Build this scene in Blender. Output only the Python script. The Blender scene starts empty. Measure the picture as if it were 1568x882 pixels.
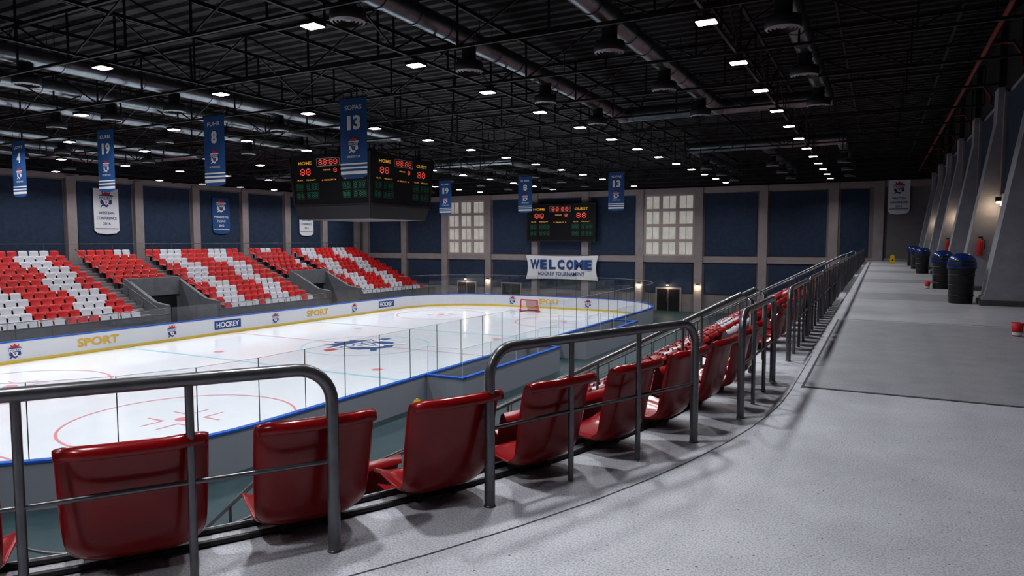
import bpy, math, random
from mathutils import Vector, Matrix
random.seed(4)
SC = bpy.context.scene
COL = SC.collection
ICE = -4.6

# ---------------------------------------------------------------- materials
MATS = {}
def mat(name, col, rough=.5, metal=0.0, es=0.0, noise=0.0, nscale=4.0, bump=0.0, speck=0.0, spec=.5, ecol=None):
    if name in MATS: return MATS[name]
    m = bpy.data.materials.new(name); m.use_nodes = True
    nt = m.node_tree; b = nt.nodes['Principled BSDF']
    c4 = (col[0], col[1], col[2], 1)
    b.inputs['Base Color'].default_value = c4
    b.inputs['Roughness'].default_value = rough
    b.inputs['Metallic'].default_value = metal
    b.inputs['Specular IOR Level'].default_value = spec
    if es > 0:
        e = ecol or col
        b.inputs['Emission Color'].default_value = (e[0], e[1], e[2], 1)
        b.inputs['Emission Strength'].default_value = es
    if noise > 0 or bump > 0 or speck > 0:
        tc = nt.nodes.new('ShaderNodeTexCoord')
        n = nt.nodes.new('ShaderNodeTexNoise'); n.inputs['Scale'].default_value = nscale
        n.inputs['Detail'].default_value = 6; n.inputs['Roughness'].default_value = .65
        nt.links.new(tc.outputs['Object'], n.inputs['Vector'])
        r = nt.nodes.new('ShaderNodeValToRGB')
        r.color_ramp.elements[0].position = .3; r.color_ramp.elements[1].position = .7
        r.color_ramp.elements[0].color = tuple(max(0, c*(1-noise)) for c in col) + (1,)
        r.color_ramp.elements[1].color = tuple(min(1, c*(1+noise)) for c in col) + (1,)
        nt.links.new(n.outputs['Fac'], r.inputs['Fac'])
        out = r.outputs['Color']
        if speck > 0:
            n2 = nt.nodes.new('ShaderNodeTexNoise'); n2.inputs['Scale'].default_value = 90
            n2.inputs['Detail'].default_value = 3
            nt.links.new(tc.outputs['Object'], n2.inputs['Vector'])
            r2 = nt.nodes.new('ShaderNodeValToRGB')
            r2.color_ramp.elements[0].position = .38; r2.color_ramp.elements[1].position = .58
            k = 1-speck
            r2.color_ramp.elements[0].color = (k, k, k, 1); r2.color_ramp.elements[1].color = (1, 1, 1, 1)
            nt.links.new(n2.outputs['Fac'], r2.inputs['Fac'])
            v = nt.nodes.new('ShaderNodeTexVoronoi'); v.inputs['Scale'].default_value = 12
            nt.links.new(tc.outputs['Object'], v.inputs['Vector'])
            r3 = nt.nodes.new('ShaderNodeValToRGB')
            r3.color_ramp.elements[0].position = .05; r3.color_ramp.elements[1].position = .09
            r3.color_ramp.elements[0].color = (.25, .25, .25, 1); r3.color_ramp.elements[1].color = (1, 1, 1, 1)
            nt.links.new(v.outputs['Distance'], r3.inputs['Fac'])
            for rr_ in (r2, r3):
                mx = nt.nodes.new('ShaderNodeMixRGB'); mx.blend_type = 'MULTIPLY'; mx.inputs['Fac'].default_value = 1
                nt.links.new(out, mx.inputs['Color1']); nt.links.new(rr_.outputs['Color'], mx.inputs['Color2'])
                out = mx.outputs['Color']
        nt.links.new(out, b.inputs['Base Color'])
        if bump > 0:
            bp = nt.nodes.new('ShaderNodeBump'); bp.inputs['Strength'].default_value = bump; bp.inputs['Distance'].default_value = .02
            nt.links.new(n.outputs['Fac'], bp.inputs['Height']); nt.links.new(bp.outputs['Normal'], b.inputs['Normal'])
    MATS[name] = m
    return m

def glassmat():
    m = bpy.data.materials.new('rink_glass'); m.use_nodes = True
    nt = m.node_tree
    for n in list(nt.nodes): nt.nodes.remove(n)
    o = nt.nodes.new('ShaderNodeOutputMaterial'); t = nt.nodes.new('ShaderNodeBsdfTransparent')
    t.inputs['Color'].default_value = (.93, .955, .965, 1)
    g = nt.nodes.new('ShaderNodeBsdfGlossy'); g.inputs['Roughness'].default_value = .03
    mx = nt.nodes.new('ShaderNodeMixShader'); mx.inputs['Fac'].default_value = .08
    nt.links.new(t.outputs[0], mx.inputs[1]); nt.links.new(g.outputs[0], mx.inputs[2]); nt.links.new(mx.outputs[0], o.inputs['Surface'])
    return m

M_conc = mat('walkway_concrete', (.49, .50, .545), .52, noise=.14, nscale=1.1, speck=.36)
M_mat = mat('rubber_floor', (.32, .325, .35), .5, noise=.12, nscale=2.0, speck=.30)
M_matl = mat('rubber_floor_light', (.45, .455, .485), .42, noise=.2, nscale=.5, speck=.25)
M_joint = mat('joint_dark', (.07, .07, .08), .9)
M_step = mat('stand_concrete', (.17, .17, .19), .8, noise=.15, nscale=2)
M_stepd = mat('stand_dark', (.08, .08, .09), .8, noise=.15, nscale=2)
M_vom = mat('vomitory_concrete', (.14, .145, .16), .8, noise=.15, nscale=2)
M_wall = mat('wall_plaster', (.18, .165, .17), .8, noise=.12, nscale=1.2)
M_pil = mat('pilaster_plaster', (.27, .235, .235), .8, noise=.12, nscale=1.2)
M_walldark = mat('wall_dark', (.010, .010, .012), .9)
M_butt = mat('buttress_concrete', (.30, .30, .335), .8, noise=.15, nscale=2.5, bump=.2)
M_blue = mat('blue_acoustic_panel', (.021, .038, .074), .85, noise=.2, nscale=3)
M_deck = mat('ceiling_deck', (.009, .009, .010), .7)
M_truss = mat('truss_steel', (.009, .009, .010), .6)
M_duct = mat('duct_metal', (.24, .27, .29), .28, .85, noise=.3, nscale=2)
M_ductd = mat('diffuser_dark', (.035, .037, .04), .5, .3)
M_ductl = mat('diffuser_ring', (.32, .33, .34), .5, .1)
M_lamp = mat('lamp_glow', (1, .985, .96), .5, es=14)
M_black = mat('black_metal', (.012, .012, .013), .5)
M_rail = mat('rail_paint', (.15, .15, .16), .30, .7, noise=.2, nscale=8)
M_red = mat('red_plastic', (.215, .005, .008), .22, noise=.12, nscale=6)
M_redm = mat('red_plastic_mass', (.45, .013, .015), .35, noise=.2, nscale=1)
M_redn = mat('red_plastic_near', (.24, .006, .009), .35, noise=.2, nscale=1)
M_whitep = mat('white_plastic', (.50, .50, .54), .4)
M_ice = mat('ice', (.86, .89, .94), .13, noise=.02, nscale=.6)
M_lineb = mat('ice_line_blue', (.40, .66, .76), .3)
M_liner = mat('ice_line_red', (.76, .28, .32), .3)
M_board = mat('board_white', (.60, .61, .64), .4)
M_boardo = mat('board_outer', (.24, .26, .30), .5)
M_capb = mat('cap_blue', (.02, .11, .45), .4)
M_kick = mat('kick_yellow', (.66, .48, .08), .5)
M_teal = mat('hall_floor_teal', (.020, .046, .054), .5, noise=.2, nscale=1)
M_glass = glassmat()
M_edge = mat('glass_edge', (.55, .6, .63), .3)
M_bann = mat('banner_blue', (.016, .075, .22), .75)
M_bannw = mat('banner_white', (.68, .68, .70), .75)
M_navy = mat('logo_navy', (.015, .06, .2), .7)
M_logor = mat('logo_red', (.5, .02, .025), .6)
M_gold = mat('ad_gold', (.62, .38, .04), .6)
M_sbody = mat('scoreboard_body', (.014, .014, .017), .45)
M_sface = mat('scoreboard_face', (.006, .006, .007), .3)
M_ledR = mat('led_red', (.85, .12, .09), .5, es=.6)
M_ledG = mat('led_green', (.04, .20, .12), .5, es=.06)
M_ledY = mat('led_yellow', (.75, .42, .06), .5, es=.3)
M_ledW = mat('sb_white', (.5, .5, .5), .5)
M_win = mat('window_pane', (.42, .42, .39), .25, es=.24, ecol=(.75, .72, .64), noise=.25, nscale=1.2)  # weak emission puts the outside floodlight's glow into the panes
M_winf = mat('window_frame', (.36, .30, .29), .6)
M_warm = mat('warm_lamp', (1, .8, .5), .5, es=9)
M_door = mat('door_dark', (.012, .012, .014), .4)
M_binb = mat('bin_black', (.012, .012, .014), .35)
M_binl = mat('bin_blue_lid', (.012, .04, .18), .22)
M_redpipe = mat('red_pipe', (.19, .010, .010), .45)
M_yel = mat('caution_yellow', (.7, .48, .03), .5)
M_net = mat('goal_net', (.55, .5, .5), .8)
M_winR = mat('clerestory_glass', (.012, .017, .03), .3)

# ---------------------------------------------------------------- mesh builder
class MB:
    def __init__(s): s.v = []; s.f = []; s.m = []; s.sm = []; s.ml = []
    def mi(s, m):
        if m not in s.ml: s.ml.append(m)
        return s.ml.index(m)
    def add(s, vs, fs, m, smooth=False):
        o = len(s.v); s.v.extend([tuple(p) for p in vs]); k = s.mi(m)
        for f in fs: s.f.append([i+o for i in f]); s.m.append(k); s.sm.append(smooth)
    def box(s, x0, x1, y0, y1, z0, z1, m):
        vs = [(x, y, z) for x in (x0, x1) for y in (y0, y1) for z in (z0, z1)]
        s.add(vs, [(0, 1, 3, 2), (4, 6, 7, 5), (0, 4, 5, 1), (2, 3, 7, 6), (0, 2, 6, 4), (1, 5, 7, 3)], m)
    def quad(s, a, b, c, d, m): s.add([a, b, c, d], [(0, 1, 2, 3)], m)
    def tube(s, pts, r, m, seg=8, smooth=True, closed=False):
        P = [Vector(p) for p in pts]; n = len(P); vs = []; up = None
        for i, p in enumerate(P):
            if closed: d = (P[(i+1) % n]-P[i-1])
            else: d = (P[min(i+1, n-1)]-P[max(i-1, 0)])
            d.normalize()
            if up is None:
                up = Vector((0, 0, 1)) if abs(d.z) < .9 else Vector((1, 0, 0))
            a = d.cross(up)
            if a.length < 1e-4: a = d.cross(Vector((0, 1, 0)))
            a.normalize(); b = a.cross(d).normalized(); up = b
            for k in range(seg):
                t = 2*math.pi*(k+.5)/seg
                vs.append(p+a*(r*math.cos(t))+b*(r*math.sin(t)))
        fs = []
        for i in range(n if closed else n-1):
            j = (i+1) % n
            for k in range(seg):
                k2 = (k+1) % seg
                fs.append((i*seg+k, i*seg+k2, j*seg+k2, j*seg+k))
        s.add(vs, fs, m, smooth)
        if not closed:
            s.add(vs[:seg], [tuple(range(seg))], m); s.add(vs[-seg:], [tuple(range(seg))], m)
    def bar(s, p, q, w, m): s.tube([p, q], w*.7, m, 4, False)
    def lathe(s, cx, cy, prof, m, seg=20, smooth=True):
        vs = []; fs = []
        for r, z in prof:
            for k in range(seg):
                t = 2*math.pi*k/seg; vs.append((cx+r*math.cos(t), cy+r*math.sin(t), z))
        for i in range(len(prof)-1):
            for k in range(seg):
                k2 = (k+1) % seg
                fs.append((i*seg+k, i*seg+k2, (i+1)*seg+k2, (i+1)*seg+k))
        s.add(vs, fs, m, smooth)
    def prism(s, poly, axis, a0, a1, m):
        def P(p, q, a): return (p, a, q) if axis == 'y' else (a, p, q)
        n = len(poly); vs = [P(p, q, a0) for p, q in poly]+[P(p, q, a1) for p, q in poly]
        fs = [tuple(range(n)), tuple(range(n, 2*n))]+[(i, (i+1) % n, n+(i+1) % n, n+i) for i in range(n)]
        s.add(vs, fs, m)
    def mesh(s, name):
        me = bpy.data.meshes.new(name); me.from_pydata(s.v, [], s.f)
        for m in s.ml: me.materials.append(m)
        me.polygons.foreach_set('material_index', s.m); me.polygons.foreach_set('use_smooth', s.sm)
        me.update(); return me
    def obj(s, name, loc=(0, 0, 0)):
        o = bpy.data.objects.new(name, s.mesh(name)); o.location = loc; COL.objects.link(o); return o

def inst(name, me, loc, rz=0):
    o = bpy.data.objects.new(name, me); o.location = loc; o.rotation_euler = (0, 0, rz); COL.objects.link(o); return o

# ---------------------------------------------------------------- text / signs
TC = {}
def text_geo(t, bold=.02):
    if (t, bold) in TC: return TC[(t, bold)]
    cu = bpy.data.curves.new('t', 'FONT'); cu.body = t; cu.offset = bold; cu.resolution_u = 3
    ob = bpy.data.objects.new('t', cu); COL.objects.link(ob)
    dg = bpy.context.evaluated_depsgraph_get()
    me = bpy.data.meshes.new_from_object(ob.evaluated_get(dg))
    vs = [(v.co.x, v.co.y) for v in me.vertices]; fs = [tuple(p.vertices) for p in me.polygons]
    x0 = min(v[0] for v in vs); x1 = max(v[0] for v in vs); y0 = min(v[1] for v in vs); y1 = max(v[1] for v in vs)
    vs = [((x-(x0+x1)/2)/(x1-x0), (y-(y0+y1)/2)/(y1-y0)) for x, y in vs]
    bpy.data.objects.remove(ob); bpy.data.curves.remove(cu); bpy.data.meshes.remove(me)
    TC[(t, bold)] = (vs, fs); return vs, fs

class Sign:
    def __init__(s, mb, O, r, u, n): s.mb = mb; s.O = Vector(O); s.r = Vector(r); s.u = Vector(u); s.n = Vector(n)
    def P(s, x, y, d): return s.O+s.r*x+s.u*y+s.n*d
    def rect(s, cx, cy, w, h, m, d): s.mb.add([s.P(cx-w/2, cy-h/2, d), s.P(cx+w/2, cy-h/2, d), s.P(cx+w/2, cy+h/2, d), s.P(cx-w/2, cy+h/2, d)], [(0, 1, 2, 3)], m)
    def poly(s, pts, m, d): s.mb.add([s.P(x, y, d) for x, y in pts], [tuple(range(len(pts)))], m)
    def text(s, t, cx, cy, w, h, m, d, bold=.02):
        vs, fs = text_geo(t, bold); s.mb.add([s.P(cx+x*w, cy+y*h, d) for x, y in vs], fs, m)
    def frame(s, cx, cy, w, h, t, m, d):
        s.rect(cx, cy+h/2, w+t, t, m, d); s.rect(cx, cy-h/2, w+t, t, m, d); s.rect(cx-w/2, cy, t, h, m, d); s.rect(cx+w/2, cy, t, h, m, d)
    def eight(s, cx, cy, w, h, m, d):
        t = w*.19
        for yy in (-h/2, 0, h/2): s.rect(cx, cy+yy, w*.62, t, m, d)
        for xx in (-w/2, w/2):
            for yy in (-h/4, h/4): s.rect(cx+xx, cy+yy, t, h*.36, m, d)
    def emblem(s, cx, cy, S, d, e=.004, inv=False, R=None):
        A, B = (M_bannw, M_navy) if inv else (M_navy, M_bannw)
        R = R or M_logor
        s.poly([(cx+x*S, cy+y*S) for x, y in [(-.5, .28), (-.36, .1), (-.4, -.22), (-.15, -.42), (0, -.5), (.15, -.42), (.4, -.22), (.36, .1), (.5, .28), (.2, .36), (0, .3), (-.2, .36)]], A, d)
        s.poly([(cx+x*S, cy+y*S) for x, y in [(-.26, .3), (-.3, .55), (-.14, .42), (0, .62), (.14, .42), (.3, .55), (.26, .3)]], R, d+e)
        s.rect(cx, cy+.12*S, .98*S, .22*S, B, d+e)
        s.text('HOCKEY', cx, cy+.12*S, .86*S, .15*S, A, d+2*e)
        for q in (-1, 1):
            s.poly([(cx+q*x*S, cy+y*S) for x, y in [(-.42, -.45), (-.34, -.5), (.3, .0), (.24, .04)]], A if q > 0 else B, d+e)
        s.poly([(cx+x*S, cy+y*S) for x, y in [(-.2, -.05), (.2, -.05), (.13, -.28), (0, -.35), (-.13, -.28)]], B, d+1.6*e)
        s.poly([(cx+x*S, cy+y*S) for x, y in [(-.09, -.12), (.09, -.12), (0, -.27)]], R, d+2.4*e)
    def scoreface(s, w, h):
        X = w/2; Y = h/2
        s.rect(0, 0, w*.985, h*.97, M_sface, .02); s.frame(0, 0, w*.985, h*.97, .05, M_sbody, .05)
        s.text('HOME', -.62*X, .74*Y, .36*X, .13*Y, M_ledY, .06); s.text('GUEST', .62*X, .74*Y, .38*X, .13*Y, M_ledY, .06)
        s.frame(0, .74*Y, .60*X, .30*Y, .025, M_ledW, .055)
        for k, x in enumerate((-.20, -.08, .08, .20)): s.eight(x*X, .74*Y, .08*X, .18*Y, M_ledR, .06)
        for y in (.69, .79): s.rect(0, y*Y, .02*X, .03*Y, M_ledR, .06)
        for sx in (-.62, .62):
            for x in (-.078, .078): s.eight((sx+x)*X, .38*Y, .10*X, .23*Y, M_ledR, .06)
            s.text('PLYR', (sx-.16)*X, .05*Y, .15*X, .055*Y, M_ledY, .06); s.text('PENALTY', (sx+.14)*X, .05*Y, .26*X, .055*Y, M_ledY, .06)
            for y in (-.22, -.58):
                for x in (-.22, -.13, .06, .17, .26): s.eight((sx+x)*X, y*Y, .055*X, .15*Y, M_ledG, .06)
                s.frame((sx-.175)*X, y*Y, .19*X, .26*Y, .012, M_ledG, .055); s.frame((sx+.165)*X, y*Y, .31*X, .26*Y, .012, M_ledG, .055)
        s.text('PERIOD', -.04*X, .42*Y, .20*X, .055*Y, M_ledY, .06); s.eight(.18*X, .40*Y, .07*X, .14*Y, M_ledR, .06)
        s.text('PENALTY', 0, .02*Y, .24*X, .055*Y, M_ledY, .06)
        for x in (-.17, .17): s.rect(x*X, .02*Y, .03*X, .05*Y, M_ledR, .06)

Z = (0, 0, 1)

# ---------------------------------------------------------------- room shell
XL, XR, YF, YN, ZT = -51.5, 3.3, 60.0, -8.0, 8.0
mb = MB(); mb.box(XL-.3, XR+.3, YN-.3, YF+.3, ICE-.3, ICE-.03, M_teal); mb.obj('floor')

C0 = Vector((-11.3, 7.5)); R0 = 10.3
def path(o, xe=-19.0, ye=YF):
    pts = [(-1-o, ye)]; n = 30
    for y in (45, 30, 18, 10): pts.append((-1-o, y))
    for i in range(n+1):
        t = math.pi/2*i/n; pts.append((C0.x+(R0-o)*math.cos(t), C0.y-(R0-o)*math.sin(t)))
    pts.append((xe, C0.y-(R0-o))); return pts
mb = MB()
pp = path(0)
poly = [(x, y, 0) for x, y in pp]+[(-19, YN, 0), (XR, YN, 0), (XR, YF, 0)]
mb.add(poly, [tuple(range(len(poly)))], M_conc)
wk = mb.obj('floor_walkway')
mb = MB()
A = path(-.235); B = path(-.227)
for i in range(4, len(A)-2):
    mb.quad((*A[i], .003), (*A[i+1], .003), (*B[i+1], .003), (*B[i], .003), M_joint)
mb.box(-.69, -.66, 7.76, 14.9, 0, .006, M_joint); mb.box(-.66, 3.2, 7.78, 7.80, 0, .006, M_joint)
mb.obj('trim_floor_joint')
mb = MB(); mb.box(-.66, 3.25, 7.8, 14.8, 0, .012, M_mat); mb.obj('rubber_floor_mat')
mb = MB(); mb.box(-.55, 3.25, 15.0, 59.8, 0, .010, M_matl)
for y in (20.5, 29, 38, 47): mb.box(-.55, 3.25, y, y+2.6, .010, .013, M_mat)
mb.obj('rubber_floor_mat')

# near stand
K = 10; PT = .75; RS = .4
prof = [(0, 0), (.70, 0)]
for k in range(1, K+1):
    prof += [(.70+PT*(k-1), -RS*k), (.70+PT*k, -RS*k)]
prof.append((prof[-1][0], ICE-.03))
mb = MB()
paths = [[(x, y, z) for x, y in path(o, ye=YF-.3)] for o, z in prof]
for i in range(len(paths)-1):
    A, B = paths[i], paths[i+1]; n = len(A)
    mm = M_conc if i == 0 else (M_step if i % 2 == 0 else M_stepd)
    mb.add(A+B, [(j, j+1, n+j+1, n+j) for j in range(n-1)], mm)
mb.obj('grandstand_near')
AIS = [(8.35, 9.4), (21, 22.2), (34, 35.2), (47, 48.2)]
mb = MB()
for a0, a1 in AIS:
    for k in range(0, K):
        o = .70+PT*k
        mb.box(-1-o-.38, -1-o, a0, a1, -RS*(k+1), -RS*(k+.5), M_step)
        for zz, oo in ((-RS*(k+.5), o+.38), (-RS*k, o)):
            mb.box(-1-oo-.01, -1-oo+.05, a0, a1, zz-.01, zz+.006, M_yel)
mb.obj('aisle_stairs')

# walls
mb = MB()
mb.box(XL, XR+.3, YF, YF+.3, ICE-.03, 6.15, M_wall)
mb.box(XL, XR+.3, YF, YF+.3, 6.15, ZT+.3, M_walldark)
cols = [-3.3-5.25*k for k in range(10)]
edges = [-.35]+cols
for i in range(len(cols)):
    x1 = edges[i]; x0 = edges[i+1]
    g = .5
    if i not in (3, 7): mb.box(x0+g, x1-g, YF-.08, YF, .32, 5.55, M_blue)
    mb.box(x0+g, x1-g, YF-.08, YF, -3.0, -.42, M_blue)
for x in cols+[-.15]:
    mb.box(x-.34, x+.34, YF-.28, YF, ICE-.03, 6.1, M_pil)
mb.box(XL, XR, YF-.18, YF, -.32, .22, M_pil); mb.box(XL, XR, YF-.18, YF, 5.65, 6.15, M_pil)
mb.obj('wall_far')
for i in (3, 7):
    x1 = edges[i]-.4; x0 = edges[i+1]+.4
    wb = MB(); wb.box(x0, x1, YF-.06, YF, .25, 5.6, M_win)
    W = x1-x0; H = 5.35
    for a in range(4): xx = x0+W*a/3; wb.box(xx-.15, xx+.15, YF-.16, YF-.02, .25, 5.6, M_winf)
    for a in range(5): zz = .25+H*a/4; wb.box(x0, x1, YF-.15, YF-.02, zz-.12, zz+.12, M_winf)
    for a in range(3):
        for b in range(4):
            cx = x0+W*(a+.5)/3; zc = .25+H*(b+.5)/4
            wb.box(cx-.02, cx+.02, YF-.10, YF-.05, zc-.55, zc+.55, M_winf)
    wb.obj('window_%d' % (1 if i == 3 else 2))
mb = MB()
mb.box(XL-.3, XL, YN-.3, YF+.3, ICE-.03, 6.35, M_wall); mb.box(XL-.3, XL, YN-.3, YF+.3, 6.35, ZT+.3, M_walldark)
ys = [28.65+5.1*k for k in range(-7, 7)]
for i, y in enumerate(ys):
    mb.box(XL, XL+.3, y-.34, y+.34, ICE-.03, 6.2, M_pil)
    if i < len(ys)-1: mb.box(XL, XL+.08, y+.5, ys[i+1]-.5, .45, 5.85, M_blue)
mb.box(XL, XL+.18, YN, YF, 6.0, 6.35, M_pil); mb.box(XL, XL+.18, YN, YF, -.1, .32, M_pil)
mb.obj('wall_left')
mb = MB(); mb.box(XL, XR, YN-.3, YN, ICE-.03, ZT+.3, M_wall); mb.obj('wall_near')
# right wall
mb = MB(); mb.box(XR, XR+.3, YN-.3, YF+.3, -.3, ZT+.3, M_butt)
BY = [20.1+5.9*k for k in range(-4, 7)]
for i, y in enumerate(BY):
    y0, y1 = y+.5, y+5.4
    if y1 > YF: continue
    mb.box(XR-.06, XR, y0, y1, 3.15, 5.9, M_blue)
    mb.box(XR-.14, XR, y0-.1, y1+.1, 2.6, 2.95, M_pil)
    mb.box(XR-.14, XR, y0-.1, y0+.15, 2.95, 6.0, M_pil); mb.box(XR-.14, XR, y1-.15, y1+.1, 2.95, 6.0, M_pil)
    mb.box(XR-.07, XR, y0+.2, y0+2.2, .02, 2.25, M_winR)
    mb.box(XR-.10, XR, y0+1.15, y0+1.25, .02, 2.25, M_butt)
mb.box(XR-.1, XR, YN, YF, 6.1, ZT, M_walldark)
mb.obj('wall_right')
bb = MB()
bb.prism([(XR-.05, 0), (2.2, 0), (2.2, .22), (2.24, .22), (3.02, 5.2), (3.02, 6.2), (XR-.05, 6.2)], 'y', -.4, .4, M_butt)
bb.box(3.02, XR-.05, -.4, .4, 6.2, 8.0, M_walldark)
bb.box(2.15, XR-.05, -.44, .44, 0, .14, M_stepd)
bme = bb.mesh('wall_buttress')
for y in BY: inst('wall_buttress', bme, (0, y, 0))
mb = MB()
mb.tube([(2.38, -6, 6.75), (2.38, 59.5, 6.75)], .065, M_redpipe, 10)
for y in BY:
    mb.tube([(2.38, y+2.2, 6.75), (2.9, y+2.2, 6.75), (3.12, y+2.2, 6.4), (3.12, y+2.2, 6.1)], .045, M_redpipe, 8)
    mb.box(2.36, 2.40, y+1, y+1.04, 6.8, 7.98, M_black)
mb.obj('sprinkler_pipe')

# ceiling deck
mb = MB()
vs = []; y = YN
while y < YF:
    for dy, z in ((0, ZT), (.2, ZT), (.26, ZT+.09), (.46, ZT+.09)):
        vs += [(XL-.3, y+dy, z), (XR+.3, y+dy, z)]
    y += .52
n = len(vs)//2
mb.add(vs, [(2*j, 2*j+1, 2*j+3, 2*j+2) for j in range(n-1)], M_deck); mb.box(XL-.3, XR+.3, YN-.3, YF+.3, ZT+.15, ZT+.3, M_deck)
mb.obj('ceiling')

# trusses
LX = [-3.35-7.45*k for k in range(7)]
LYS = [14.85+3.7*k for k in range(-5, 12)]
ZB, ZU = 6.3, 7.6
def truss_mesh(L, n, name, axis):
    mb = MB()
    def P(s, z): return (s, 0, z) if axis == 'x' else (0, s, z)
    mb.bar(P(0, ZB), P(L, ZB), .07, M_truss); mb.bar(P(0, ZU), P(L, ZU), .09, M_truss)
    for i in range(n+1):
        s = L*i/n; mb.bar(P(s, ZB), P(s, ZU), .045, M_truss)
        if i < n:
            a, b = (ZB, ZU) if i % 2 else (ZU, ZB)
            mb.bar(P(s, a), P(s+L/n, b), .04, M_truss)
    return mb.mesh(name)
tx = truss_mesh(XR-XL-.5, 22, 'roof_truss', 'x'); ty = truss_mesh(YF-YN-.4, 28, 'roof_joist', 'y')
yy = -4.0
while yy < YF:
    inst('roof_truss', tx, (XL+.25, yy, 0)); yy += 3.7
for x in LX: inst('roof_joist', ty, (x, YN+.2, 0))
pu = MB()
for k in range(19):
    x = XL+1+k*2.9
    pu.box(x-.03, x+.03, YN, YF, ZU+.03, ZU+.14, M_truss)
pu.obj('roof_purlins')

# ceiling lights
lm = MB()
lm.box(-.22, .22, -.18, .18, -.02, .07, M_black); lm.box(-.195, .195, -.155, .155, -.035, -.02, M_lamp)
lm.box(-.03, .03, -.03, .03, .07, .16, M_black)
lme = lm.mesh('ceiling_light')
la = bpy.data.lights.new('lamp', 'AREA'); la.shape = 'RECTANGLE'; la.size = .38; la.size_y = .30; la.energy = 108; la.color = (.975, .98, 1.0)
la.spread = math.radians(145)
for x in LX:
    for y in LYS:
        o = inst('ceiling_light', lme, (x, y, ZB-.17))
        l = bpy.data.objects.new('lamp', la); COL.objects.link(l); l.parent = o; l.location = (0, 0, -.05)

# ducts
DZ = 6.95
def duct(mb, p, q, r=.27):
    mb.tube([p, q], r, M_duct, 18)
    P = Vector(p); Q = Vector(q); L = (Q-P).length; d = (Q-P)/L; s = .6
    while s < L:
        a = P+d*s; mb.tube([a-d*.03, a+d*.03], r+.022, M_duct, 18); s += 1.3
def ductblock(xs, y0, y1, yc, name):
    mb = MB()
    for x in xs:
        duct(mb, (x, y0, DZ), (x, y1, DZ))
        y = 11.3-9.6
        while y < max(y0, y1):
            if y > min(y0, y1)+.3:
                mb.lathe(x, y, [(.19, DZ-.15), (.19, 6.42), (.24, 6.40), (.36, 6.36), (.38, 6.30), (.38, 6.14), (.36, 6.12)], M_ductd, 20)
                for k in range(4):
                    r = .36-.08*k; mb.lathe(x, y, [(r, 6.12+.012*k), (r-.045, 6.10+.012*k)], M_ductl, 20); mb.lathe(x, y, [(r-.045, 6.10+.012*k), (r-.045, 6.16), (r-.08, 6.16), (r-.08, 6.132+.012*k)], M_ductd, 20)
                mb.lathe(x, y, [(.06, 6.14), (.0, 6.14)], M_ductl, 12)
            y += 4.8
        for h in range(int(min(y0, y1))+2, int(max(y0, y1)), 5):
            mb.bar((x-.2, h, DZ+.2), (x-.2, h, ZT), .015, M_truss); mb.bar((x+.2, h, DZ+.2), (x+.2, h, ZT), .015, M_truss)
    duct(mb, (min(xs)-.25, yc, DZ+.05), (max(xs)+.25, yc, DZ+.05), .3)
    mb.obj(name)
for xs in ([-2.0, -5.95, -9.95], [-22.2, -25.9, -29.6], [-38, -42, -46]):
    ductblock(xs, 0, 29, 29, 'ventilation_duct'); ductblock(xs, 41, 57, 41, 'ventilation_duct')

# ---------------------------------------------------------------- rink
RX0, RX1, RY0, RY1, RR = -38.2, -15.1, 6.4, 56.4, 6.8
def rr(off, nc=14):
    x0, x1, y0, y1, r = RX0-off, RX1+off, RY0-off, RY1+off, RR+off
    pts = []
    for cx, cy, a in ((x1-r, y0+r, -90), (x1-r, y1-r, 0), (x0+r, y1-r, 90), (x0+r, y0+r, 180)):
        for i in range(nc+1):
            t = math.radians(a+90*i/nc); pts.append((cx+r*math.cos(t), cy+r*math.sin(t)))
    return pts
mb = MB(); L = rr(-.02); mb.add([(x, y, ICE) for x, y in L], [tuple(range(len(L)))], M_ice); ice = mb.obj('ice_rink')
mb = MB(); zl = ICE+.006
RCX, RCY = -26.65, 31.4
def ring(cx, cy, r, w, m, n=64, z=zl):
    vs = []
    for k in range(n):
        t = 2*math.pi*k/n
        for q in (r-w/2, r+w/2): vs.append((cx+q*math.cos(t), cy+q*math.sin(t), z))
    mb.add(vs, [(2*k, 2*k+1, (2*k+3) % (2*n), (2*k+2) % (2*n)) for k in range(n)], m)
def flat(x0, x1, y0, y1, m, z=zl): mb.quad((x0, y0, z), (x1, y0, z), (x1, y1, z), (x0, y1, z), m)
ring(RCX, RCY, 3.7, .09, M_lineb)
flat(RX0+.1, RX1-.1, RCY-.05, RCY+.05, M_liner)
for sy in (-1, 1):
    flat(RX0+.1, RX1-.1, RCY+sy*7.3-.12, RCY+sy*7.3+.12, M_lineb)
    flat(RX0+1.6, RX1-1.6, RCY+sy*21.4-.04, RCY+sy*21.4+.04, M_liner)
    for sx in (-1, 1):
        cx, cy = RCX+sx*5.6, RCY+sy*16.2
        ring(cx, cy, 3.7, .09, M_liner); ring(cx, cy, .14, .28, M_liner, 20)
        for ax in (-1, 1):
            for ay in (-1, 1):
                flat(*sorted((cx+ax*.4, cx+ax*1.2)), cy+ay*.5-.04, cy+ay*.5+.04, M_liner)
                flat(cx+ax*.4-.04, cx+ax*.4+.04, *sorted((cy+ay*.5, cy+ay*1.3)), M_liner)
        ring(RCX+sx*5.6, RCY+sy*5.8, .14, .28, M_liner, 20)
    ring(RCX, RCY+sy*20.6, 1.2, .07, M_lineb)
mb.obj('ice_markings')
mb = MB(); s = Sign(mb, (RCX, RCY, ICE+.012), (0, 1, 0), (-1, 0, 0), (0, 0, 1)); s.emblem(0, .1, 4.0, .004, R=M_navy)
s.poly([(-2.6, .9), (-1.5, .55), (-1.6, .2), (-2.9, .35)], M_logor, .003); s.poly([(2.6, .9), (1.5, .55), (1.6, .2), (2.9, .35)], M_navy, .003)
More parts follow.
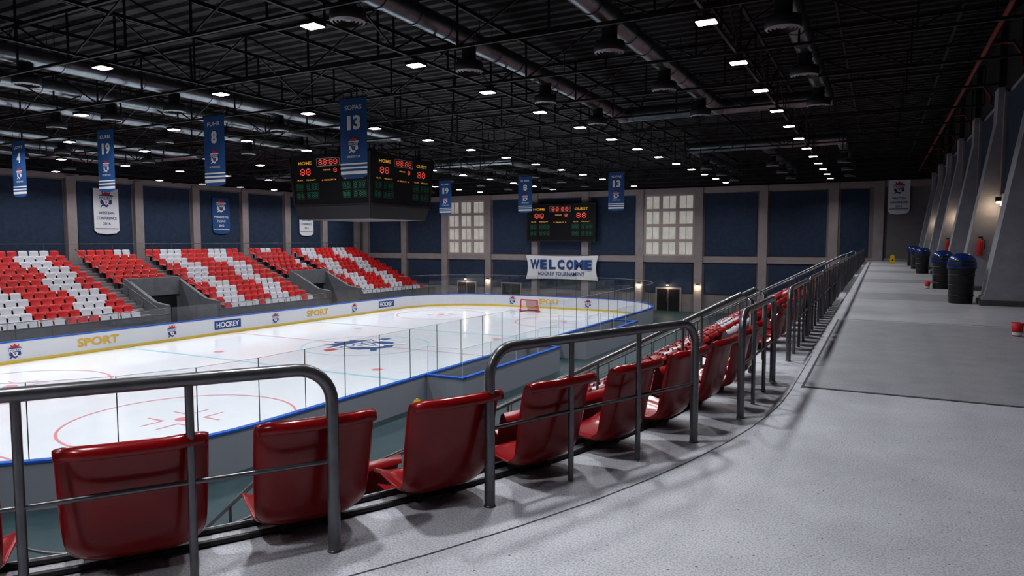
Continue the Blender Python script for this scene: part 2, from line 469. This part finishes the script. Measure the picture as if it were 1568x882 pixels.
mb.obj('ice_logo')

def rings(mb, A, za, B, zb, m):
    n = len(A); mb.add([(x, y, za) for x, y in A]+[(x, y, zb) for x, y in B], [(j, (j+1) % n, n+(j+1) % n, n+j) for j in range(n)], m)
mb = MB(); I = rr(0); O = rr(.14); IC = rr(-.02); OC = rr(.17)
rings(mb, I, ICE-.02, I, ICE+.16, M_kick); rings(mb, I, ICE+.16, I, ICE+1.08, M_board); rings(mb, O, ICE-.03, O, ICE+1.08, M_boardo)
rings(mb, IC, ICE+1.07, OC, ICE+1.07, M_capb); rings(mb, IC, ICE+1.07, IC, ICE+1.13, M_capb); rings(mb, OC, ICE+1.07, OC, ICE+1.13, M_capb); rings(mb, IC, ICE+1.13, OC, ICE+1.13, M_capb)
mb.obj('rink_boards')
g = MB(); pc = rr(.07, 6)
pl = []
for i in range(len(pc)):
    a = Vector(pc[i]); b = Vector(pc[(i+1) % len(pc)]); d = (b-a).length; n = max(1, round(d/1.75))
    for k in range(n): pl.append((a.lerp(b, k/n), a.lerp(b, (k+1)/n)))
zb = ICE+1.13
for a, b in pl:
    far = a.x < -37.9 and 12 < a.y < 50
    h = .95 if far else 1.8
    d = (b-a).normalized(); a2 = a+d*.02; b2 = b-d*.02
    g.quad((a2.x, a2.y, zb), (b2.x, b2.y, zb), (b2.x, b2.y, zb+h), (a2.x, a2.y, zb+h), M_glass)
    if not far:
        g.bar((a2.x, a2.y, zb+h), (b2.x, b2.y, zb+h), .011, M_edge)
        g.bar((a.x, a.y, zb), (a.x, a.y, zb+h), .018, M_black)
g.obj('rink_glass')
# ads
mb = MB(); s = Sign(mb, (RX0+.0, 0, ICE+.62), (0, 1, 0), Z, (1, 0, 0))
for y in (22.5, 39.4): s.text('SPORT', y, 0, 2.3, .46, M_gold, .02, .03)
for y in (31.1, 47.8, 14): s.rect(y, 0, 2.1, .56, M_navy, .015); s.text('HOCKEY', y, 0, 1.8, .36, M_bannw, .02, .03)
for y in (18.3, 27, 35.2, 43.6): s.emblem(y, -.03, .68, .015)
s = Sign(mb, (0, RY1-.0, ICE+.62), (1, 0, 0), Z, (0, -1, 0))
s.text('SPORT', -26.4, 0, 2.0, .46, M_gold, .02, .03)
for x in (-30.2, -22.6): s.emblem(x, -.03, .68, .015)
mb.obj('board_advertising')
# goals
gm = MB()
gm.tube([(-.8, 0, 0), (-.8, 0, 1.0), (-.76, 0, 1.05), (.76, 0, 1.05), (.8, 0, 1.0), (.8, 0, 0)], .055, M_logor, 8)
gm.tube([(-.8, 0, .03), (-.85, .5, .03), (-.5, .95, .03), (.5, .95, .03), (.85, .5, .03), (.8, 0, .03)], .04, M_logor, 8)
gm.tube([(-.78, 0, 1.05), (-.6, .5, 1.0), (.6, .5, 1.0), (.78, 0, 1.05)], .03, M_logor, 8)
for k in range(21):
    x = -.7+k*.07; gm.tube([(x*1.1, 0, 1.04), (x*.85, .5, 1.0), (x*.8, .93, .03)], .014, M_logor, 4)
for k in range(12):
    z = .08+k*.08; yb = .93-.43*k/12
    gm.tube([(-.8, .02, z), (-.68, yb, z), (.68, yb, z), (.8, .02, z)], .010, M_net, 4)
gme = gm.mesh('hockey_goal')
inst('hockey_goal', gme, (RCX, RCY+21.4, ICE)); inst('hockey_goal', gme, (RCX, RCY-21.4, ICE), math.pi)
# player bench boxes
mb = MB()
def lowwall(x0, x1, y0, y1):
    mb.box(x0, x1, y0, y1, ICE-.03, ICE+1.08, M_boardo); mb.box(x0-.03, x1+.03, y0-.03, y1+.03, ICE+1.08, ICE+1.14, M_capb)
for (a, b) in ((21, 29.5), (33, 41.5)):
    lowwall(-14.9, -13.3, a, a+.12); lowwall(-14.9, -13.3, b, b+.12); lowwall(-13.42, -13.3, a+.12, b)
    mb.box(-14.2, -13.8, a+.5, b-.5, ICE+.4, ICE+.46, M_whitep)
    for q in range(5):
        yq = a+.8+q*(b-a-1.6)/4; mb.box(-14.1, -13.9, yq-.04, yq+.04, ICE-.03, ICE+.4, M_black)
    for (p0, p1) in (((-14.9, a+.06), (-13.36, a+.06)), ((-13.36, a+.06), (-13.36, b)),):
        n = max(1, int(abs(p1[1]-p0[1])/1.7)) if p0[0] == p1[0] else 1
        for k in range(n):
            q0 = [p0[j]+(p1[j]-p0[j])*k/n for j in (0, 1)]; q1 = [p0[j]+(p1[j]-p0[j])*(k+1)/n for j in (0, 1)]
            mb.quad((*q0, ICE+1.14), (*q1, ICE+1.14), (*q1, ICE+2.2), (*q0, ICE+2.2), M_glass)
            mb.bar((*q0, ICE+2.2), (*q1, ICE+2.2), .011, M_edge); mb.bar((*q0, ICE+1.14), (*q0, ICE+2.2), .015, M_edge)
mb.obj('players_bench')

# ---------------------------------------------------------------- left stand
mb = MB(); NR = 12; DX = .8; RZ = .34; X0 = -40.5; Z0 = -3.75
VO = [(28.4, 32.2), (43.2, 47.0), (13.6, 17.4)]
XB = XL+.32
segs = []; y = 10.0
for a, b in sorted(VO): segs.append((y, a, 0)); segs.append((a, b, 5)); y = b
segs.append((y, 58.5, 0))
for a, b, k0 in segs:
    if k0: mb.box(X0-k0*DX, X0, a, b, ICE-.03, -4.3, M_stepd)
    for k in range(k0, NR):
        mb.box(XB, X0-DX*k, a, b, (ICE-.03 if k == k0 else Z0+RZ*(k-1)), Z0+RZ*k, M_step)
    if k0 == 0:
        mb.box(X0, X0+.15, a, b, ICE-.03, Z0+.55, M_vom); mb.box(X0-.02, X0+.17, a, b, Z0+.55, Z0+.60, M_stepd)
for a, b in VO:
    xb = X0-5*DX
    for yy in (a-.12, b-.12):
        mb.prism([(X0+.1, ICE), (X0+.1, Z0+1.15), (X0-1.2, Z0+1.3), (xb-.3, Z0+2.75), (xb-.5, Z0+2.75), (xb-.5, ICE)], 'y', yy, yy+.24, M_vom)
    mb.box(xb-.3, xb+.1, a, b, Z0+1.5, Z0+2.75, M_vom)
    mb.box(xb-.1, xb+.02, a+.3, b-.3, -4.3, Z0+1.5, M_black)  # flat black slab, paints the darkness inside the vomitory opening; not metal
AL = [27.6, 32.7, 42.6, 47.6, 17.9]
for y in AL:
    for k in range(NR-1):
        mb.box(X0-DX*(k+1), X0-DX*(k+1)+.38, y-.5, y+.5, Z0+RZ*k, Z0+RZ*(k+.5), M_pil)
mb.obj('grandstand_left')
mb = MB()
for a, b, k0 in segs:
    if k0 == 0:
        mb.tube([(X0+.07, a+.1, Z0+.95), (X0+.07, b-.1, Z0+.95)], .025, M_rail, 6)
        q = a+.15
        while q < b: mb.tube([(X0+.07, q, Z0+.58), (X0+.07, q, Z0+.95)], .02, M_rail, 6); q += 1.5
xt = X0-DX*NR-.3; zt = Z0+RZ*(NR-1)
mb.tube([(xt, 10.2, zt+1.35), (xt, 58.3, zt+1.35)], .025, M_rail, 6)
q = 10.2
while q < 58.4: mb.tube([(xt, q, zt), (xt, q, zt+1.35)], .02, M_rail, 6); q += 1.6
for y in AL:
    mb.tube([(X0-.5, y+.52, Z0+.9), (X0-DX*NR, y+.52, zt+.95)], .022, M_rail, 6)
    for k in range(0, NR, 2): mb.tube([(X0-.5-DX*k, y+.52, Z0+RZ*k), (X0-.5-DX*k, y+.52, Z0+RZ*k+.92)], .018, M_rail, 6)
mb.obj('grandstand_railing')

# chair shells
def shell_geo(nt, rows):
    vs = []; fs = []
    for (x, z, hw, part) in rows:
        for j in range(nt+1):
            t = -1+2*j/nt; c = abs(t)**4
            xx, zz = x, z
            if part == 0: xx += .075*c; zz -= .020*abs(t)**12
            elif part == 1: xx += .05*c; zz += .045*c
            else: zz += .055*c; xx -= .03*abs(t)**6
            vs.append((xx, t*hw, zz))
    n = nt+1
    for i in range(len(rows)-1):
        for j in range(nt): fs.append((i*n+j, i*n+j+1, (i+1)*n+j+1, (i+1)*n+j))
    return vs, fs
ROWS = [(-.178, .625, .300, 0), (-.184, .660, .304, 0), (-.150, .688, .308, 0), (-.118, .668, .308, 0), (-.090, .55, .308, 0), (-.055, .38, .304, 0), (-.025, .23, .297, 0), (.005, .135, .291, 1),
        (.075, .080, .280, 1), (.19, .068, .278, 2), (.33, .088, .280, 2), (.44, .115, .284, 2), (.485, .110, .280, 2), (.50, .080, .275, 2)]
vs, fs = shell_geo(14, ROWS)
h = MB(); h.add(vs, fs, M_red, True)
tmp = h.obj('tmp')
m1 = tmp.modifiers.new('s', 'SOLIDIFY'); m1.thickness = .016; m1.offset = 0
m2 = tmp.modifiers.new('b', 'SUBSURF'); m2.levels = 1; m2.render_levels = 1
dg = bpy.context.evaluated_depsgraph_get()
ev = bpy.data.meshes.new_from_object(tmp.evaluated_get(dg))
cm = MB(); cm.add([tuple(v.co) for v in ev.vertices], [tuple(p.vertices) for p in ev.polygons], M_red, True)
bpy.data.objects.remove(tmp)
for yv in (-.12, .12):
    cm.box(.16, .30, yv-.015, yv+.015, .0, .066, M_black)
CHAIR = cm.mesh('stadium_chair')
LOWR = [ROWS[i] for i in (0, 2, 3, 4, 6, 8, 10, 12, 13)]
lv, lf = shell_geo(4, LOWR)
def put(mb, x, y, z, rz, m, up=0, sc=1):
    c, s_ = math.cos(rz), math.sin(rz)
    mb.add([(x+(a*c-b*s_)*sc, y+(a*s_+b*c)*sc, z+d*sc+up) for a, b, d in lv], lf, m, True)

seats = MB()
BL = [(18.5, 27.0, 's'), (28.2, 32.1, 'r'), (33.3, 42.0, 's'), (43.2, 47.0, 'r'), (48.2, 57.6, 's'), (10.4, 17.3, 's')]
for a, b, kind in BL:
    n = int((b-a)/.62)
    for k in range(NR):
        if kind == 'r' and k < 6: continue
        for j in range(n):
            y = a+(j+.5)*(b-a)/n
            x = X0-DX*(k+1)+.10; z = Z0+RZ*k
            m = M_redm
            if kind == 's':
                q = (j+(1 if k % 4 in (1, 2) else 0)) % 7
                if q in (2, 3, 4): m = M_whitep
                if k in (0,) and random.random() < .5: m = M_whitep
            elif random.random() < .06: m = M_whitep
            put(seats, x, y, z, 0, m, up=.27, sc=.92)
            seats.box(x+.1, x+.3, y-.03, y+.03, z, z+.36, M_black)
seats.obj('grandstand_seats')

# near stand seats
near = MB()
OC_ = .24
def inaisle(y): return any(a-.3 < y < b+.3 for a, b in AIS)
for m in range(-6, 12):
    th = math.radians(29.35+4.6*m)
    r = R0-OC_; p = C0+Vector((r*math.cos(th), -r*math.sin(th)))
    inst('stadium_chair', CHAIR, (p.x, p.y, 0), math.pi-th)
y = 7.98
while y < 57:
    if not inaisle(y):
        if y < 26: inst('stadium_chair', CHAIR, (-1-OC_, y, 0), math.pi)
        else: put(near, -1-OC_, y, 0, math.pi, M_redn); near.box(-1-OC_-.3, -1-OC_-.12, y-.15, y+.15, 0, .09, M_black)
    y += .8
for k in range(1, K):
    r = R0-OC_-PT*k; st = .8/max(r, 1)
    th = .045
    while th < 1.5:
        gap = math.radians(25.5) < th < math.radians(56)
        if not gap:
            p = C0+Vector((r*math.cos(th), -r*math.sin(th)))
            put(near, p.x, p.y, -RS*k, math.pi-th, M_whitep if (random.random() < .12 and k > 2) else M_redn)
            q = C0+Vector(((r-.2)*math.cos(th), -(r-.2)*math.sin(th)))
            near.box(q.x-.04, q.x+.04, q.y-.04, q.y+.04, -RS*k, -RS*k+.07, M_black)
        th += st
    y = 7.98
    while y < 57:
        if not inaisle(y):
            wv = (int(y/2.4)+k) % 5 == 0
            put(near, -1-OC_-PT*k, y, -RS*k, math.pi, M_whitep if wv else M_redn)
            near.box(-1-OC_-PT*k-.3, -1-OC_-PT*k-.12, y-.1, y+.1, -RS*k, -RS*k+.09, M_black)
        y += .8
near.obj('grandstand_near_seats')
mb = MB()
for o in (.44, .60):
    P = [(x, y, .018) for x, y in path(o)][4:]
    mb.tube([p for p in P if p[1] < 7.8], .018, M_black, 6)
mb.obj('seat_mounting_bar')

# railings
def railing(a, b, nmid=2, H=.93, r=.031):
    a = Vector((a[0], a[1], 0)); b = Vector((b[0], b[1], 0)); d = (b-a); L = d.length; d = d/L
    mb = MB(); rc = .17; pts = [a, a+Vector((0, 0, H-rc))]
    for i in range(1, 8):
        t = math.pi/2*i/8; pts.append(a+d*(rc*(1-math.cos(t)))+Vector((0, 0, H-rc+rc*math.sin(t))))
    pts.append(a+d*rc+Vector((0, 0, H))); pts.append(b-d*rc+Vector((0, 0, H)))
    for i in range(1, 8):
        t = math.pi/2*i/8; pts.append(b-d*(rc*(1-math.sin(t)))+Vector((0, 0, H-rc+rc*math.cos(t))))
    pts += [b+Vector((0, 0, H-rc)), b]
    mb.tube(pts, r, M_rail, 14)
    for i in range(1, nmid+1):
        p = a+d*(L*i/(nmid+1)); mb.tube([p, p+Vector((0, 0, H))], .019, M_rail, 10)
    mb.tube([a+Vector((0, 0, .46)), b+Vector((0, 0, .46))], .012, M_rail, 8)
    for p, q in ((a, .036), (b, .036)): mb.lathe(p.x, p.y, [(q, 0), (q, .006), (r, .010)], M_rail, 14)
    mb.obj('metal_railing')
railing((-3.42, .93), (-2.36, 2.52)); railing((-1.965, 3.39), (-1.22, 5.24)); railing((-1.03, 6.15), (-1.0, 7.95))
railing((-5.75, -1.05), (-4.1, .2))
y = 9.42
while y < 57:
    railing((-1.0, y), (-1.0, min(y+2.6, 59)), 3); y += 2.9
for a0, a1 in AIS:
    mb = MB()
    for yy in (a0+.02, a1-.02):
        oL = .70+PT*9
        mb.tube([(-1.0-.3, yy, 0), (-1.3, yy, .86), (-1.42, yy, .93), (-1-oL, yy, -RS*9+.8), (-1-oL-.1, yy, -RS*9+.7), (-1-oL-.1, yy, -RS*10)], .026, M_rail, 10)
        mb.tube([(-1.3, yy, .45), (-1-oL-.1, yy, -RS*9+.35)], .013, M_rail, 8)
        for k in range(1, 10, 2): mb.tube([(-1-.35-PT*k, yy, -RS*k-.02), (-1-.35-PT*k, yy, .93-(PT*k-.07)*(RS*9+.13)/(oL-.42))], .019, M_rail, 8)
    mb.obj('stair_handrail')
# handrail down the curved corner aisle
mb = MB()
def RP(o, th, z): return (C0.x+(R0-o)*math.cos(th), C0.y-(R0-o)*math.sin(th), z)
for deg in (27.2, 32.4):
    th = math.radians(deg)
    mb.tube([RP(1.15, th, -.4), RP(1.15, th, .22), RP(1.22, th, .30), RP(1.4, th, .28), RP(7.2, th, -2.82), RP(7.3, th, -2.95), RP(7.3, th, -3.6)], .02, M_rail, 10)
    mb.tube([RP(1.15, th, .0), RP(7.3, th, -3.2)], .012, M_rail, 8)
    for k in (3, 5, 7): 
        o = .7+PT*(k-.5); mb.tube([RP(o, th, -RS*k), RP(o, th, .28-(o-1.4)*3.10/5.8)], .016, M_rail, 8)
mb.obj('stair_handrail')
mb = MB(); P = [(x, y, -RS*K+.95) for x, y in path(.70+PT*K-.06, ye=YF-.4)]
mb.tube(P, .025, M_rail, 8); mb.tube([(x, y, z-.45) for x, y, z in P], .013, M_rail, 6)
for y in range(9, 59, 2): mb.tube([(P[0][0], y, -RS*K), (P[0][0], y, -RS*K+.95)], .02, M_rail, 6)
mb.obj('grandstand_front_railing')

# ---------------------------------------------------------------- centre scoreboard
mb = MB(); S = 2.9; cx, cy = RCX, RCY
def sqr(h, z): return [(cx-h, cy-h, z), (cx+h, cy-h, z), (cx+h, cy+h, z), (cx-h, cy+h, z)]
lv_ = [sqr(S-.35, 2.75), sqr(S-.2, 3.45), sqr(S, 6.25), sqr(S-.5, 6.3)]
vs = sum(lv_, [])
fs = [(i*4+j, i*4+(j+1) % 4, (i+1)*4+(j+1) % 4, (i+1)*4+j) for i in range(3) for j in range(4)]+[(0, 1, 2, 3), (12, 13, 14, 15)]
mb.add(vs, fs, M_sbody)
for n_, r_ in (((0, -1, 0), (1, 0, 0)), ((1, 0, 0), (0, 1, 0)), ((0, 1, 0), (-1, 0, 0)), ((-1, 0, 0), (0, -1, 0))):
    N = Vector(n_); up = (N*.2+Vector((0, 0, 2.8))).normalized(); nn = (N*2.8-Vector((0, 0, .2))).normalized()
    O_ = Vector((cx, cy, 4.86))+N*(S-.1)
    Sign(mb, O_, r_, up, nn).scoreface(5.45, 2.7)
for qx in (-1, 1):
    for qy in (-1, 1):
        mb.bar((cx+qx*(S-.2), cy+qy*(S-.2), 3.45), (cx+qx*S, cy+qy*S, 6.28), .1, M_sbody)
        mb.bar((cx+qx*1.5, cy+qy*1.5, 6.2), (cx+qx*1.5, cy+qy*1.5, 8.0), .06, M_truss)
mb.obj('center_scoreboard')
mb = MB(); mb.box(-30.2, -23.1, YF-.7, YF-.30, 1.5, 5.05, M_sbody)
Sign(mb, (-26.65, YF-.7, 3.27), (1, 0, 0), Z, (0, -1, 0)).scoreface(7.0, 3.45)
mb.obj('wall_scoreboard')
# welcome banner
mb = MB()
def hang(x0, x1, zt_, zb_, y):
    nx, nz = 24, 6; vs = []
    for i in range(nx+1):
        u = i/nx; sg = 4*u*(1-u)
        for j in range(nz+1):
            v = j/nz
            x = x0+(x1-x0)*u+(.22*math.sin(v*math.pi))*(1-2*u)**3
            z = (zt_-.10*sg)*(1-v)+(zb_+.10*sg)*v
            vs.append((x, y-.04*math.sin(u*19), z))
    return vs, [(i*(nz+1)+j, (i+1)*(nz+1)+j, (i+1)*(nz+1)+j+1, i*(nz+1)+j+1) for i in range(nx) for j in range(nz)]
v_, f_ = hang(-30.4, -22.9, .2, -2.15, YF-.42); mb.add(v_, f_, M_bannw, True)
s = Sign(mb, (-26.65, YF-.48, -.95), (1, 0, 0), Z, (0, -1, 0))
for i_, ch in enumerate('WELCOME'):
    s.text(ch, -2.75+.92*i_, .26, .98 if ch in 'WM' else .72, .92, M_navy, .01, .05)
s.text('HOCKEY TOURNAMENT', 0, -.62, 4.8, .36, M_navy, .01, .01)
for x in (-30.4, -22.9): mb.bar((x, YF-.42, .2), (x, YF-.19, .2), .04, M_black); mb.bar((x, YF-.42, -2.15), (x, YF-.1, -2.15), .04, M_black)
mb.obj('welcome_banner')

def banner(x, y, num, nm, zt_=5.98, w=1.08, h=2.45):
    mb = MB(); s = Sign(mb, (x, y, zt_-h/2), (1, 0, 0), Z, (0, -1, 0))
    b = -h/2
    pts = [(-w/2, h/2), (w/2, h/2), (w/2, b+.08)]+[(w/2*math.cos(t), b+.08-.12*math.sin(t)) for t in [math.pi*i/10 for i in range(1, 10)]]+[(-w/2, b+.08)]
    pts.reverse()
    s.poly(pts, M_bann, 0)
    s.text(nm, 0, h*.38, w*.62, .14, M_bannw, .01)
    if len(num) == 2:
        s.text(num[0], -w*.16, h*.19, w*.14 if num[0] == '1' else w*.26, .44, M_bannw, .01, .04); s.text(num[1], w*.13, h*.19, w*.27, .44, M_bannw, .01, .04)
    else: s.text(num, 0, h*.19, w*.28, .44, M_bannw, .01, .04)
    s.emblem(0, -.24, w*.42, .01, inv=True); s.text('HOCKEY CLUB', 0, -.58, w*.5, .07, M_bannw, .01)
    s.rect(0, b+.42, w, .05, M_bannw, .01); s.rect(0, b+.30, w, .06, M_bannw, .01); s.rect(0, b+.15, w*.98, .10, M_bannw, .01)
    mb.bar((x-w/2-.03, y, zt_), (x+w/2+.03, y, zt_), .035, M_black)
    for q in (-.4, .4): mb.bar((x+q, y, zt_), (x+q, y, ZB), .012, M_black)
    mb.obj('hanging_banner')
NB = [('13', 'SOFAS'), ('8', 'FUHR'), ('19', 'KURRI'), ('4', 'LOWE')]
for i, (nu, nm) in enumerate(NB): banner(-14.55-6.4*i, 16.7, nu, nm)
for i, (nu, nm) in enumerate(NB): banner(-15.1-6.6*i, 42.4, nu, nm)
def wallbanner(O_, r_, n_, w, h, white):
    mb = MB(); s = Sign(mb, O_, r_, Z, n_); A, B = (M_bannw, M_navy) if white else (M_bann, M_bannw)
    b = -h/2
    pts = [(-w/2, h/2), (w/2, h/2), (w/2, b+.3), (w*.38, b+.08), (0, b), (-w*.38, b+.08), (-w/2, b+.3)]; pts.reverse()
    s.poly(pts, A, 0)
    s.emblem(0, h*.26, w*.6, .01, inv=not white)
    for i, (t, ww) in enumerate((('WESTERN', .62), ('CONFERENCE', .8), ('2016', .3)) if white else (('PRESIDENTS', .8), ('TROPHY', .5), ('2015', .3))): s.text(t, 0, -.03*h-.13*h*i*.9, w*ww, h*.062, B, .01)
    s.rect(0, b+.42, w*.9, .05, B, .01)
    mb.obj('wall_banner')
wallbanner((XL+.19, 31.2, 3.75), (0, 1, 0), (1, 0, 0), 1.9, 3.4, True)
wallbanner((XL+.19, 41.4, 3.75), (0, 1, 0), (1, 0, 0), 1.8, 3.2, False)
wallbanner((XL+.19, 51.6, 3.75), (0, 1, 0), (1, 0, 0), 1.9, 3.4, True)
wallbanner((1.15, YF-.2, 4.85), (1, 0, 0), (0, -1, 0), 1.45, 2.6, True)

for i, x in enumerate((-16.4, -37.4, -32.2)):
    mb = MB(); mb.box(x-1.15, x+1.15, YF-.14, YF-.0, ICE-.03, -2.55, M_pil); mb.box(x-1.0, x-.03, YF-.18, YF-.1, ICE-.03, -2.7, M_door); mb.box(x+.03, x+1.0, YF-.18, YF-.1, ICE-.03, -2.7, M_door)
    for q in (-.12, .12): mb.tube([(x+q, YF-.22, -3.9), (x+q, YF-.22, -3.3)], .02, M_rail, 6)
    mb.obj('door_%d' % (i+1))
def walllamp(x, y, z, e, nx=0, ny=-1):
    mb = MB(); mb.box(-.12, .12, -.09, .09, -.02, .12, M_black); mb.box(-.09, .09, -.07, .07, -.06, -.02, M_warm)
    o = mb.obj('wall_lamp', (x, y, z))
    l = bpy.data.lights.new('bulb', 'POINT'); l.energy = e; l.color = (1, .75, .5); l.shadow_soft_size = .08
    lo = bpy.data.objects.new('bulb', l); COL.objects.link(lo); lo.parent = o; lo.location = (nx*.12, ny*.12, -.14)
for x in (-16.4, -37.4, -19.05, -13.8, -34.8): walllamp(x, YF-.38, -2.3, 22)
for y in (25.2, 37.0, 48.8): walllamp(XR-.16, y, 2.75, 8, -1, 0)

# ---------------------------------------------------------------- walkway objects
bm = MB()
bm.lathe(0, 0, [(0, 0), (.25, 0), (.26, .02), (.285, .80), (.30, .82), (.30, .87)], M_binb, 28)
for z in (.2, .45, .7): bm.lathe(0, 0, [(.268+.02*z, z-.012), (.285+.02*z, z), (.268+.02*z, z+.012)], M_binb, 28)
bm.lathe(0, 0, [(.315, .86), (.32, .90), (.315, 1.0), (.285, 1.10), (.22, 1.18), (.12, 1.225), (0, 1.235)], M_binl, 28)
bm.lathe(0, 0, [(.30, .86), (.318, .86)], M_binl, 28)
vs = []
for i in range(9):
    t = math.radians(-150+i*14)
    for z in (.92, 1.06): q = .325 if z < 1 else .305; vs.append((q*math.cos(t), q*math.sin(t), z))
bm.add(vs, [(2*i, 2*i+2, 2*i+3, 2*i+1) for i in range(8)], M_door)
bme = bm.mesh('trash_bin')
for y in (20.2, 26.1, 37.9, 43.8, 49.7): inst('trash_bin', bme, (1.80, y, .012))
def sign_wet(x, y, z, rz):
    mb = MB()
    for q in (-1, 1):
        mb.add([(-.15, q*.16, 0), (.15, q*.16, 0), (.11, q*.02, .6), (-.11, q*.02, .6), (-.15, q*.145, 0), (.15, q*.145, 0), (.11, q*.005, .6), (-.11, q*.005, .6)],
               [(0, 1, 2, 3), (4, 5, 6, 7), (0, 1, 5, 4), (1, 2, 6, 5), (2, 3, 7, 6), (3, 0, 4, 7)], M_yel)
        mb.add([(-.06, q*.115, .22), (.06, q*.115, .22), (0, q*.08, .38)], [(0, 1, 2)], M_black)
    mb.box(-.04, .04, -.03, .03, .59, .63, M_yel)
    o = mb.obj('wet_floor_sign', (x, y, z)); o.rotation_euler = (0, 0, rz)
sign_wet(.75, 52, .01, .2); sign_wet(-14.2, 19.4, ICE-.03, .6)
cu = MB(); cu.lathe(0, 0, [(0, 0), (.06, 0), (.09, .22), (.085, .22), (.05, .02)], M_logor, 16)
cu.lathe(0, 0, [(.064, .02), (.072, .07)], M_bannw, 16)
cme = cu.mesh('popcorn_cup')
inst('popcorn_cup', cme, (2.00, 13.55, .012)); inst('popcorn_cup', cme, (1.4, 26.0, .01))
ex = MB(); ex.lathe(0, 0, [(0, 0), (.075, 0), (.08, .03), (.08, .40), (.05, .47), (.02, .49), (.02, .54), (0, .54)], M_logor, 16)
ex.box(-.05, .07, -.015, .015, .54, .58, M_black); ex.tube([(.03, 0, .53), (.13, 0, .45), (.12, 0, .2)], .012, M_black, 6)
eme = ex.mesh('fire_extinguisher')
for y in (25.5, 37.3): inst('fire_extinguisher', eme, (2.72, y+.01, 1.1))

# ---------------------------------------------------------------- world / camera
w = bpy.data.worlds.new('World'); SC.world = w; w.use_nodes = True
w.node_tree.nodes['Background'].inputs[0].default_value = (.02, .022, .028, 1); w.node_tree.nodes['Background'].inputs[1].default_value = .2
cam = bpy.data.cameras.new('Camera'); co = bpy.data.objects.new('Camera', cam); COL.objects.link(co)
cam.sensor_width = 36; cam.lens = 24.08; cam.clip_end = 300
co.location = (0, 0, 1.55); co.rotation_euler = (math.radians(90-3.93), 0, math.radians(28.2))
SC.camera = co
SC.view_settings.view_transform = 'Standard'; SC.view_settings.exposure = 0
for lk in ('Medium High Contrast', 'High Contrast', 'None'):
    try:
        SC.view_settings.look = lk; print('look', lk); break
    except Exception as e: pass
